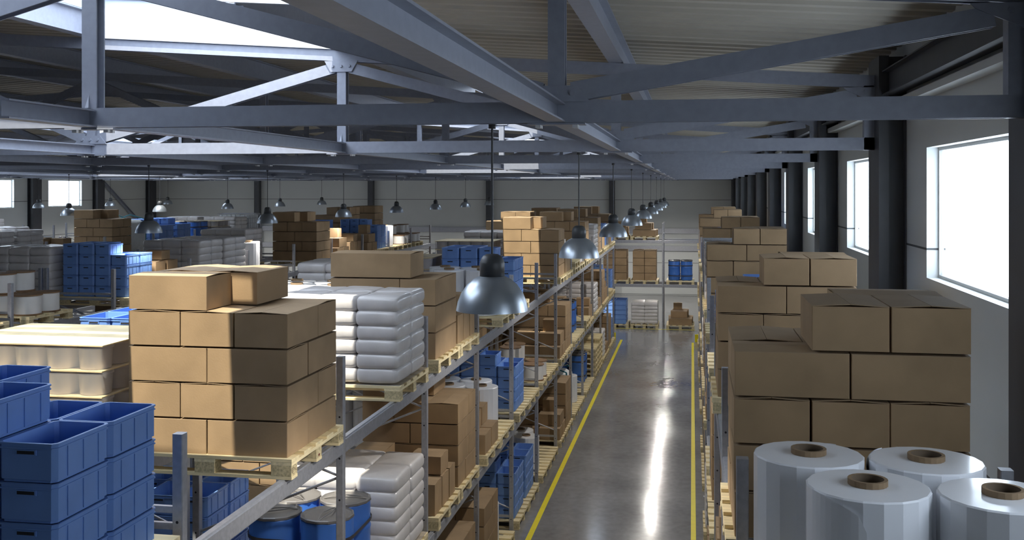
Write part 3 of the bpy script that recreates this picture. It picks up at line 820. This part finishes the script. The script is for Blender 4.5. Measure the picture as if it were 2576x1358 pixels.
SMALLS = [
  [(0.40,-0.30,0,0.30,0.30,0.33),(0.40,0.02,0,0.30,0.30,0.33),(0.40,0.33,0,0.30,0.26,0.33),(0.06,-0.28,0,0.34,0.34,0.33),(0.06,0.1,0,0.34,0.40,0.33),(-0.32,-0.22,0,0.40,0.46,0.33),(-0.32,0.26,0,0.40,0.44,0.33),
   (0.36,0.05,0.33,0.34,0.34,0.20),(0.02,-0.22,0.33,0.30,0.30,0.20),(-0.30,0.2,0.33,0.36,0.40,0.20)],
  [(0.38,-0.26,0,0.38,0.40,0.26),(0.38,0.20,0,0.38,0.44,0.26),(-0.03,-0.26,0,0.40,0.40,0.26),(-0.03,0.2,0,0.40,0.44,0.26),(-0.42,0,0,0.34,0.80,0.26),
   (0.28,-0.2,0.26,0.30,0.34,0.24),(0.26,0.22,0.26,0.34,0.36,0.24),(-0.16,0.0,0.26,0.40,0.60,0.24),(0.20,0.12,0.50,0.30,0.30,0.17)],
  [(0.36,-0.25,0,0.42,0.42,0.24),(0.36,0.22,0,0.42,0.44,0.24),(-0.08,0,0,0.42,0.84,0.24),(-0.45,0,0,0.28,0.84,0.24),
   (0.34,0.0,0.24,0.44,0.60,0.24),(-0.12,0.05,0.24,0.44,0.60,0.24),(0.30,0.1,0.48,0.26,0.32,0.24)]]
def load_small(mx, where, v=0, near=False): generic_boxes(mx, where, SMALLS[v % 3], near)
def load_crates(mx, where, flip=False, full=False):
    for r in range(2):
        for c in range(4):                            # c = 0 at the aisle side
            nl = 5
            if c == 0 or (c == 1 and r == 1): nl = 4
            if full: nl = 5
            x = 0.6-0.075-CW/2-CW*c; y = -0.5+0.085+CD/2+CD*r
            col = (3-c) if not flip else c
            rr = r if not flip else 1-r
            for L in range(nl):
                lab = 'blue plastic crate, %s %s column, layer %s, %s' % ('front' if rr == 0 else 'rear', POSW[4][col], CN[L+1], where)
                reg('plastic_crate', mx @ T(x, y, L*CHT), lab, 'crate', 'blue stacking crates', lambda m: obj('plastic_crate', CRATEM, mx=m), CRATE)
def load_sacks(mx, where, near=False, nl=6, white=False):
    cells = [(x, y) for x in (-0.376, 0, 0.376) for y in (-0.236, 0.236)]
    lab = 'film-wrapped stack of pale sacks, %s' % where
    if near:
        e = empty('wrapped_sacks', mx=mx); tag(e, lab, 'sacks', 'wrapped sack stacks')
        q = 0
        for L in range(nl):
            for x, y in cells:
                obj('sack', SACKM[q % 4], e, mx=T(x+random.uniform(-.006,.006), y+random.uniform(-.006,.006), 0.012+L*(SH-0.016)) @ (Matrix.Rotation(PI, 4, 'Z') if q % 3 == 0 else Matrix())); q += 1
        f = MB().box(-0.59, 0.59, -0.49, 0.49, 0.0006, 0.0026, 'film'); obj('film_sheet', f, e)
    else:
        mb = MB(); q = 0
        for L in range(nl):
            for x, y in cells: mb.merge(SACKS[q % 4], T(x, y, 0.012+L*(SH-0.016))); q += 1
        o = obj('wrapped_sacks', mb, mx=mx); tag(o, lab, 'sacks', 'wrapped sack stacks')
def load_rolls(mx, where, near=False, flip=False):
    pos = [(0.27,-0.225),(-0.20,-0.205),(0.10,0.216),(-0.37,0.262)]
    w = mx.to_3x3()
    names = sorted(range(4), key=lambda i: (mx @ Vector((pos[i][0], pos[i][1], 0))).x)
    for rank, i in enumerate(names):
        x, y = pos[i]
        fb = 'front' if (w @ Vector((0, y, 0))).y < 0 else 'rear'
        e = empty('film_roll', mx=mx @ T(x, y, 0.001) @ Matrix.Rotation(i*1.3, 4, 'Z'))
        tag(e, 'white film roll, %s, %s from left, %s' % (fb, ORD[rank+1], where), 'roll', 'white film rolls')
        obj('film_body', ROLLM, e); obj('cardboard_core', COREM, e)
        if near: obj('loose_film_end', TAILM, e)
def load_spools(mx, where, tops=1):
    pos = [(0.393,-0.24,0),(0.393,0.17,0),(0,-0.24,0),(0,0.17,0),(-0.393,-0.22,0),(-0.393,0.19,0)]
    pos += [(-0.01,-0.23,1),(0.0,0.17,1)][:tops]
    for i, (x, y, L) in enumerate(pos):
        m2 = mx @ T(x, y, 0.001+L*0.282)
        e = empty('cable_spool', mx=m2); tag(e, 'white wound spool, %s %s, %s' % ('upper' if L else 'lower', ORD[i+1 if not L else i-5], where), 'spool', 'wound spools')
        obj('winding', SPW, e); obj('flange', SPF, e); obj('flange', SPF, e, (0, 0, 0.262))
def load_drums(mx, where, dark=False):
    for i, (x, y) in enumerate(((-0.222,-0.222),(0.222,-0.222),(-0.222,0.222),(0.222,0.222))):
        p = mx @ Vector((x, y, 0)); c = mx @ Vector((0, 0, 0))
        nm = ('front ' if p.y < c.y else 'rear ')+('left' if p.x < c.x else 'right')
        e = empty('plastic_drum', mx=mx @ T(x, y, 0.001) @ Matrix.Rotation(0.6+0.9*i, 4, 'Z')); tag(e, 'blue drum with clamped lid, %s one, %s' % (nm, where), 'drum', 'blue drums')
        obj('drum_body', DB, e)
        l = obj('lid', DL2 if dark else DLM, e, (0, 0, 0.681)); obj('lid_rib', DH2 if dark else DHM, l)
    for z in (0.15, 0.52):
        R = 0.2215; ring = []
        for qx, qy, a0 in ((0.222,0.222,0),(-0.222,0.222,90),(-0.222,-0.222,180),(0.222,-0.222,270)):
            for s in range(0, 91, 18): a = math.radians(a0+s); ring.append((qx+R*math.cos(a), qy+R*math.sin(a)))
        n = len(ring); vs = [(x, y, z) for x, y in ring] + [(x, y, z+0.03) for x, y in ring]
        mb = MB().add(vs, [(i, (i+1) % n, n+(i+1) % n, n+i) for i in range(n)], 'strap')
        o = obj('strap', mb, mx=mx); tag(o, 'black strap round the drums, %s, %s' % ('lower' if z < 0.3 else 'upper', where), 'strap', 'drum straps')
def load_pails(mx, where, near=False, nl=4):
    lab = 'film-wrapped stack of grey pails with wooden sheets, %s' % where
    e = empty('wrapped_pails', mx=mx); tag(e, lab, 'pails', 'wrapped pail stacks')
    xs = [-0.472+0.236*i for i in range(5)]; ys = [-0.354+0.236*i for i in range(4)]
    allm = MB()
    for L in range(nl):
        z = 0.006+L*0.172
        for x in xs:
            for y in ys:
                if abs(x) > 0.4 or abs(y) > 0.3 or (L == nl-1 and False):
                    if near: obj('pail', PAILM, e, (x, y, z))
                    else: allm.merge(PAIL, T(x, y, z))
        obj('board_sheet', MB().cbox(0, 0, z+0.1615, 1.20 if L == nl-1 else 1.19, 0.97, 0.008, 'sheet', 0.004), e)
    if not near: obj('pails', allm, e)
    f = MB(); z1 = 0.006+nl*0.172
    n = 12; vs = []
    ring0 = [(-0.595,-0.480),(0.595,-0.480),(0.595,0.480),(-0.595,0.480)]
    pts = []
    for (ax, ay), (bx, by) in zip(ring0, ring0[1:]+ring0[:1]):
        for s in range(n): pts.append((ax+(bx-ax)*s/n, ay+(by-ay)*s/n))
    m = len(pts); lv = [0.0, 0.06, 0.17, 0.23, 0.34, 0.40, 0.51, 0.57, z1]
    for j, z in enumerate(lv):
        for (x, y) in pts:
            kx = 0.985 if j % 2 == 1 else 1.0; vs.append((x*kx, y*kx, z))
    f.add(vs, [(j*m+i, j*m+(i+1) % m, (j+1)*m+(i+1) % m, (j+1)*m+i) for j in range(len(lv)-1) for i in range(m)], 'film', True)
    obj('stretch_film', f, e)
def load_pallets(mx, where, n=4):
    for i in range(n):
        o = obj('pallet', PMESH, mx=mx @ T(0, 0, i*0.133)); tag(o, 'empty wooden pallet, layer %s of a stack, %s' % (CN[i+1] if i < 7 else 'eight', where), 'pallet', 'wooden pallets')
def load_bulk(mx, where):
    e = empty('bulk_bag', mx=mx); tag(e, 'white woven bulk bag with teal corner bands, %s' % where, 'bag')
    mb = MB(); nv, nu = 10, 24; vs = []
    for i in range(nv+1):
        z = 0.86*i/nv; b = 1+0.05*math.sin(PI*i/nv)
        for k in range(nu):
            a = 2*PI*k/nu; c, s = math.cos(a), math.sin(a)
            r = 0.45*b/(abs(c)**5+abs(s)**5)**0.2
            rr = r*(1 if i < nv else 0.75); vs.append((rr*c, rr*s, z))
    mb.add(vs, [(i*nu+k, i*nu+(k+1) % nu, (i+1)*nu+(k+1) % nu, (i+1)*nu+k) for i in range(nv) for k in range(nu)] + [tuple(nv*nu+k for k in range(nu)), tuple(range(nu-1,-1,-1))], 'bulkbag', True)
    obj('woven_body', mb, e)
    for sx in (-1, 1):
        for sy in (-1, 1):
            t = MB().tube((sx*0.40, sy*0.40, 0.02), (sx*0.415, sy*0.415, 0.45), 0.018, 'teal').tube((sx*0.415, sy*0.415, 0.45), (sx*0.40, sy*0.40, 0.88), 0.018, 'teal')
            t.tube((sx*0.40, sy*0.40, 0.88), (0, sy*0.30, 1.0), 0.014, 'teal')
            obj('corner_band', t, e)
def load_ibc(mx, where):
    e = empty('tank_container', mx=mx); tag(e, 'white liquid tank in a tubular steel cage, %s' % where, 'tank')
    obj('tank', MB().cbox(0, 0, 0.02, 1.08, 0.88, 0.80, 'ibc', 0.06), e)
    c = MB()
    for z in (0.03, 0.2, 0.37, 0.54, 0.71, 0.86):
        for y in (-0.47, 0.47): c.tube((-0.57, y, z), (0.57, y, z), 0.009, 'steel', 6)
        for x in (-0.57, 0.57): c.tube((x, -0.47, z), (x, 0.47, z), 0.009, 'steel', 6)
    for i in range(8):
        x = -0.57+1.14*i/7
        for y in (-0.47, 0.47): c.tube((x, y, 0.0), (x, y, 0.87), 0.009, 'steel', 6)
    for i in range(1, 6):
        y = -0.47+0.94*i/6
        for x in (-0.57, 0.57): c.tube((x, y, 0.0), (x, y, 0.87), 0.009, 'steel', 6)
    obj('cage', c, e)
    obj('top_bars', MB().tube((-0.57, -0.15, 0.87), (0.57, -0.15, 0.87), 0.012, 'steel').tube((-0.57, 0.15, 0.87), (0.57, 0.15, 0.87), 0.012, 'steel'), e)

# ------------------------------------------------------------------ what stands where
S0, S1 = 5.24, 6.29
ROWN = {'A': 'left aisle rack', 'B': 'second rack row', 'C': 'third rack row', 'D': 'fourth rack row', 'E': 'fifth rack row', 'F': 'sixth rack row', 'G': 'seventh rack row', 'R': 'right rack'}
LVN = ['floor', 'middle', 'top']
PLAN = {
 'A2': {(-1,1):'crates',(0,1):'box',(1,1):'sacks',(2,0):'large',(2,1):'small0',(3,1):'rolls',(4,0):'crates',(6,0):'box',(6,1):'small0',(7,0):'pallets2',(7,1):'spools',(8,0):'box',(8,1):'small1',(9,0):'sacks',(9,1):'box',(10,0):'small0',(10,1):'crates',(11,0):'box',(11,1):'crates'},
 'A1': {(0,1):'small1',(1,0):'drums',(1,1):'sacks',(2,0):'small0',(2,1):'box',(3,0):'small1',(3,1):'rolls',(4,0):'crates',(4,1):'pallets1',(5,0):'spools',(5,1):'pallets1',(6,0):'small2',(6,1):'box',(7,0):'rolls',(7,1):'drumsd',(8,0):'pallets2',(8,1):'small0',(9,0):'sacks',(9,1):'small1',(10,0):'box',(10,1):'small0',(11,0):'pallets2',(11,1):'crates'},
 'A0': {(1,1):'small0',(2,0):'small1',(2,1):'box',(3,0):'box',(3,1):'rolls',(4,0):'crates',(4,1):'crates',(5,0):'rolls',(5,1):'pallets1',(6,0):'small2',(6,1):'box',(7,0):'bulk',(7,1):'rolls',(8,0):'pallets1',(8,1):'drumsd',(9,0):'pallets6',(9,1):'pallets7',(10,0):'sacks',(10,1):'small1',(11,0):'box',(11,1):'crates'},
 'B2': {(0,1):'pails',(1,0):'crates',(2,1):'rolls',(3,0):'sacks',(4,0):'pails',(6,0):'pails',(7,0):'sacks',(8,0):'box',(10,0):'box',(11,0):'crates'},
 'B1': {(0,1):'small2',(1,0):'crates',(2,0):'box',(3,0):'rolls',(3,1):'large',(4,1):'drumsd',(5,0):'pails',(5,1):'box',(6,1):'large',(7,1):'sacks',(9,0):'box',(10,1):'box'},
 'B0': {(2,0):'box',(3,1):'sacks',(4,0):'large',(5,1):'box',(6,0):'box',(8,0):'box'},
 'C2': {(2,1):'spools',(3,0):'spools',(4,0):'crates',(4,1):'small1',(5,0):'sacks',(5,1):'sacks',(6,0):'rolls',(7,1):'box',(8,0):'small2',(8,1):'small0',(9,0):'small2',(9,1):'crates',(10,0):'rolls',(10,1):'spools',(11,0):'spools'},
 'C1': {(3,0):'small0',(3,1):'small2',(4,0):'small1',(4,1):'box',(5,0):'drums',(6,0):'small0',(7,0):'box',(7,1):'crates',(8,0):'box',(9,0):'sacks',(11,0):'box'},
 'D2': {(4,0):'sacks',(6,1):'pallets2',(7,0):'sacks',(9,0):'crates',(10,0):'boxt',(11,0):'box'},
 'D1': {(5,0):'box',(7,0):'box'},
 'E2': {(5,1):'drums',(6,0):'sacks',(6,1):'sacks',(7,0):'small0',(8,0):'boxt',(8,1):'bulk',(9,0):'crates',(9,1):'crates',(10,0):'drums',(10,1):'pails',(11,0):'sacks',(11,1):'ibc'},
 'F2': {(7,0):'sacks',(9,0):'pails',(11,0):'sacks'},
 'G2': {(9,1):'sacks'},
 'R2': {(-1,1):'rolls',(0,0):'box',(1,1):'box',(2,0):'crates',(3,0):'pallets1',(4,0):'box',(4,1):'sacks',(5,0):'ibc',(6,1):'box',(7,1):'crates',(8,0):'rolls',(9,1):'box',(11,0):'box'},
 'R1': {(0,0):'crates',(0,1):'large',(1,0):'rolls',(1,1):'small0',(2,0):'pallets1',(2,1):'box',(3,0):'crates',(4,0):'small2',(5,0):'pallets1',(5,1):'box',(6,0):'sacks',(7,0):'pallets2',(8,0):'crates',(9,0):'box',(10,1):'box',(11,1):'pallets3'},
 'R0': {(0,1):'small1',(1,1):'box',(2,0):'pails',(2,1):'drumsd',(3,1):'small1',(4,0):'sacks',(5,0):'box',(5,1):'pallets1',(6,0):'box',(7,1):'crates',(8,0):'small0',(9,0):'box',(10,0):'pallets2',(11,1):'sacks'},
}
def place(kind, mx, where, dist, flip, level):
    fine = 0
    if dist < 8.6: fine = 2
    elif dist < 17: fine = 1
    if level == 'X': fine = 0
    near = dist < 17
    plab = {'p': 'wooden pallet'}['p']
    if kind.startswith('pallets'):
        load_pallets(mx, where, int(kind[7:])); return
    nm = {'box': 'carton stack', 'boxt': 'carton stack', 'large': 'large cartons', 'sma': 'mixed boxes', 'crates': 'blue crates', 'sacks': 'wrapped sacks', 'rolls': 'film rolls', 'spools': 'wound spools', 'drums': 'blue drums', 'drumsd': 'dark-lidded drums', 'pails': 'wrapped pails', 'bulk': 'bulk bag', 'ibc': 'caged tank'}.get(kind, 'mixed boxes')
    put_pallet(mx, 'light wooden pallet under %s, %s' % (nm, where), fine)
    up = mx @ T(0, 0, 0.1335)
    if kind == 'box': load_box(up, where, near=near, flip=flip)
    elif kind == 'boxt': load_box(up, where, nl=4, near=False, flip=flip)
    elif kind == 'large': load_large(up, where, near)
    elif kind.startswith('small'): load_small(up, where, int(kind[5]), near)
    elif kind == 'crates': load_crates(up, where, flip)
    elif kind == 'cratesf': load_crates(up, where, flip, full=True)
    elif kind == 'sacks': load_sacks(up, where, near=dist < 13.5)
    elif kind == 'rolls': load_rolls(up, where, near=dist < 9)
    elif kind == 'spools': load_spools(up, where, 2)
    elif kind == 'drums': load_drums(up, where)
    elif kind == 'drumsd': load_drums(up, where, True)
    elif kind == 'pails': load_pails(up, where, near=dist < 9)
    elif kind == 'bulk': load_bulk(up, where)
    elif kind == 'ibc': load_ibc(up, where)
for key, plan in PLAN.items():
    row, lv = key[0], int(key[1])
    xf, s = RACKS[row]
    cx = xf+s*0.04-s*0.6
    for i, (b, sl) in enumerate(sorted(plan)):
        kind = plan[(b, sl)]
        cy = (S1 if sl else S0)+0.5+PIT*b + (0 if b >= 0 or sl else 0)
        rot = Matrix() if s > 0 else Matrix.Rotation(PI, 4, 'Z')
        cz = LV[lv]
        mx = T(cx+random.uniform(-.006, .006), cy, cz+0.0005) @ rot
        where = '%s pallet along %s %s' % (ORD[i+1], ROWN[row], {0: 'at floor', 1: 'middle shelf', 2: 'top shelf'}[lv])
        place(kind, mx, where, depth(mx), s < 0, lv)
# end rack: pallets with the short side to the camera
ENDP = {(0,0):'cratesf',(0,1):'sacks',(0,2):'small2',(1,0):'box3',(1,1):'box3',(1,2):'drumsd',(2,0):'small0',(2,1):'small2'}
EXC = [-2.785, -1.715, -0.425]
for (lv, c), kind in sorted(ENDP.items()):
    mx = T(EXC[c], 37.80+0.60, LV[lv]+0.0005) @ Matrix.Rotation(PI/2, 4, 'Z')
    where = '%s on end rack %s' % (['left-hand pallet', 'middle pallet', 'right-hand pallet'][c], ['at floor', 'middle shelf', 'top shelf'][lv])
    put_pallet(mx, 'light wooden pallet, %s' % where, 0)
    up = mx @ T(0, 0, 0.1335)
    if kind == 'box3':
        l = [(x, y, z*0.27, 0.54, 0.42, 0.27) for x in (-0.28, 0.28) for y in (-0.215, 0.215) for z in range(4)]
        generic_boxes(up, where, l)
    elif kind == 'cratesf': load_crates(up, where, False, True)
    elif kind == 'sacks': load_sacks(up, where)
    elif kind.startswith('small'): load_small(up, where, int(kind[5]))
    else: load_drums(up, where, True)

# instance the deferred goods: nearest ones as objects, the surplus of a kind as one object
CAP = {'cardboard_box': 300, 'plastic_crate': 300}
bykind = {}
for it in ITEMS: bykind.setdefault(it['kind'], []).append(it)
for kind, its in bykind.items():
    def inview(it):
        p = it['mx'].translation; D = max(0.3, it['d']); u = 1741.5+FPX*p.x/(math.cos(TH)*D); v = 474-FPX*(p.z-H)/D
        return -150 < u < 2700 and v < 1600
    def rank(it):
        p = it['mx'].translation
        pen = 1.0
        if p.x < -3.8 and p.z < 3.0: pen = 2.0        # low goods in the hidden rows
        return it['d']*pen*(1 if inview(it) else 3)
    its.sort(key=rank)
    print('KIND', kind, len(its), 'inview', sum(inview(i) for i in its))
    for it in its[:CAP[kind]]:
        o = it['make'](it['mx']); tag(o, it['label'], it['cat'], it['group'])
    rest = its[CAP[kind]:]
    if rest:
        mb = MB()
        for it in rest: mb.merge(it['mb'], it['mx'])
        nm = {'cardboard_box': ('cardboard_boxes', 'distant brown cartons on the far pallets of all racks', 'boxes'), 'plastic_crate': ('plastic_crates', 'distant blue crates stacked on the far pallets', 'crates')}[kind]
        o = obj(nm[0], mb); tag(o, nm[1], nm[2], kind='stuff')

# ------------------------------------------------------------------ lamps
def dome_mb():
    mb = MB(); pr = [(0.075, 0.205), (0.115, 0.185), (0.150, 0.155), (0.185, 0.105), (0.207, 0.050), (0.216, 0.0)]
    mb.lathe(pr, 'lamp', 36)
    mb.lathe([(0.214, 0.0), (0.203, 0.050), (0.181, 0.103), (0.147, 0.150), (0.112, 0.181), (0.072, 0.199)], 'lampin', 36)
    mb.lathe([(0.216, 0.0), (0.214, 0.0)], 'lamp', 36)
    return mb.mesh('lamp_shade')
def neck_mb():
    return MB().lathe([(0.0745, 0.195), (0.0745, 0.285), (0.072, 0.290), (0.068, 0.305), (0.055, 0.325), (0.035, 0.336), (0.012, 0.338)], 'neck', 28, cap0=True, cap1=True).mesh('lamp_housing')
DOME, NECK = dome_mb(), neck_mb()
ZL = H-0.729
ROD = MB().tube((0,0,0.336), (0,0,ZB0-0.003-ZL), 0.0068, 'rod', 8).mesh('rod')
CAN = MB().lathe([(0.022, ZB0-0.03-ZL), (0.022, ZB0-0.004-ZL)], 'rod', 12, cap0=True, cap1=True).mesh('ceiling_mount')
BULB = MB().lathe([(0.002, 0.06), (0.03, 0.07), (0.04, 0.10), (0.03, 0.14), (0.018, 0.18)], 'bulb', 14).mesh('bulb')
LAMPX = [-1.18, -8.79, -16.5, -24.0]
for li, x in enumerate(LAMPX):
    for k in range(0, 9):
        if li == 2 and k < 3: continue
        if li == 3 and k < 5: continue
        y = 6.074+4.81*k
        e = empty('pendant_lamp', loc=(x, y, ZL))
        rn = ['above the central aisle', 'above the third rack row', 'above the fifth rack row', 'near the left wall'][li]
        if k < 0: lab = 'grey metal pendant lamp %s, %s one behind the camera' % (rn, ORD[-k])
        else: lab = 'grey metal dome pendant lamp %s, hung from the %s truss' % (rn, ORD[k+1])
        tag(e, lab, 'lamp', 'dome pendant lamps')
        obj('lamp_shade', DOME, e); obj('lamp_housing', NECK, e); obj('rod', ROD, e); obj('ceiling_mount', CAN, e); obj('bulb', BULB, e)
        ld = bpy.data.lights.new('lamp_light', 'SPOT'); ld.energy = (150 if li == 0 else 105) if k < 8 else 480; ld.spot_size = math.radians(172 if li == 0 and k >= 4 else 165 if k >= 7 else 135); ld.spot_blend = 0.5; ld.shadow_soft_size = 0.05; ld.color = (1.0, 0.95, 0.88)
        lo = bpy.data.objects.new('lamp_light', ld); COL.objects.link(lo); lo.parent = e; lo.location = (0, 0, -0.012 if k >= 4 else 0.04)

# ------------------------------------------------------------------ light
sd = Vector((0.04, 0.45, -1.0)).normalized()
sun = bpy.data.lights.new('sun', 'SUN'); sun.energy = 10.8; sun.angle = math.radians(0.5); sun.color = (1.0, 0.925, 0.77)
so = bpy.data.objects.new('sun', sun); COL.objects.link(so); so.rotation_euler = sd.to_track_quat('-Z', 'Y').to_euler(); so.location = (0, 0, 20)
w = bpy.data.worlds.new('world'); bpy.context.scene.world = w; w.use_nodes = True
bg = w.node_tree.nodes['Background']; bg.inputs[0].default_value = (0.78, 0.87, 1.0, 1); bg.inputs[1].default_value = 7.0

def portal(loc, rot, sx, sy):
    a = bpy.data.lights.new('daylight_portal', 'AREA'); a.shape = 'RECTANGLE'; a.size = sx; a.size_y = sy
    a.cycles.is_portal = True
    o = bpy.data.objects.new('daylight_portal', a); COL.objects.link(o); o.location = loc; o.rotation_euler = rot
for k in range(-2, 8):
    wa, wb = WY(k); c = (wa+wb)/2
    portal((XR+0.14, c, (W0+W1)/2), (0, math.radians(90), 0), W1-W0, wb-wa)
    if k > 2: portal((XL-0.14, c, (W0+W1)/2), (0, math.radians(-90), 0), W1-W0, 2.4)
for a, b, c, d in OPEN:
    portal(((a+b)/2, (c+d)/2, zd((a+b)/2)+0.25), (0, 0, 0), b-a, d-c)

# ------------------------------------------------------------------ camera
cam = bpy.data.cameras.new('camera'); co = bpy.data.objects.new('camera', cam); COL.objects.link(co)
cam.sensor_width = 36.0; cam.lens = 36.0*FPX/2576; cam.shift_x = 0; cam.shift_y = -205/2576
cam.clip_start = 0.05; cam.clip_end = 300
co.location = (0, 0, H); co.rotation_euler = (PI/2, 0, TH)
sc = bpy.context.scene; sc.camera = co
sc.view_settings.view_transform = 'Standard'; sc.view_settings.look = 'None'; sc.view_settings.gamma = 1.0
sc.view_settings.exposure = 0.0; sc.view_settings.use_curve_mapping = False
cy = sc.cycles
cy.use_denoising = True; cy.max_bounces = 7; cy.diffuse_bounces = 4; cy.use_adaptive_sampling = True; cy.adaptive_threshold = 0.02; cy.glossy_bounces = 3; cy.transparent_max_bounces = 8
cy.caustics_reflective = False; cy.caustics_refractive = False; cy.sample_clamp_indirect = 6.0
print('OBJECTS', len(bpy.data.objects))
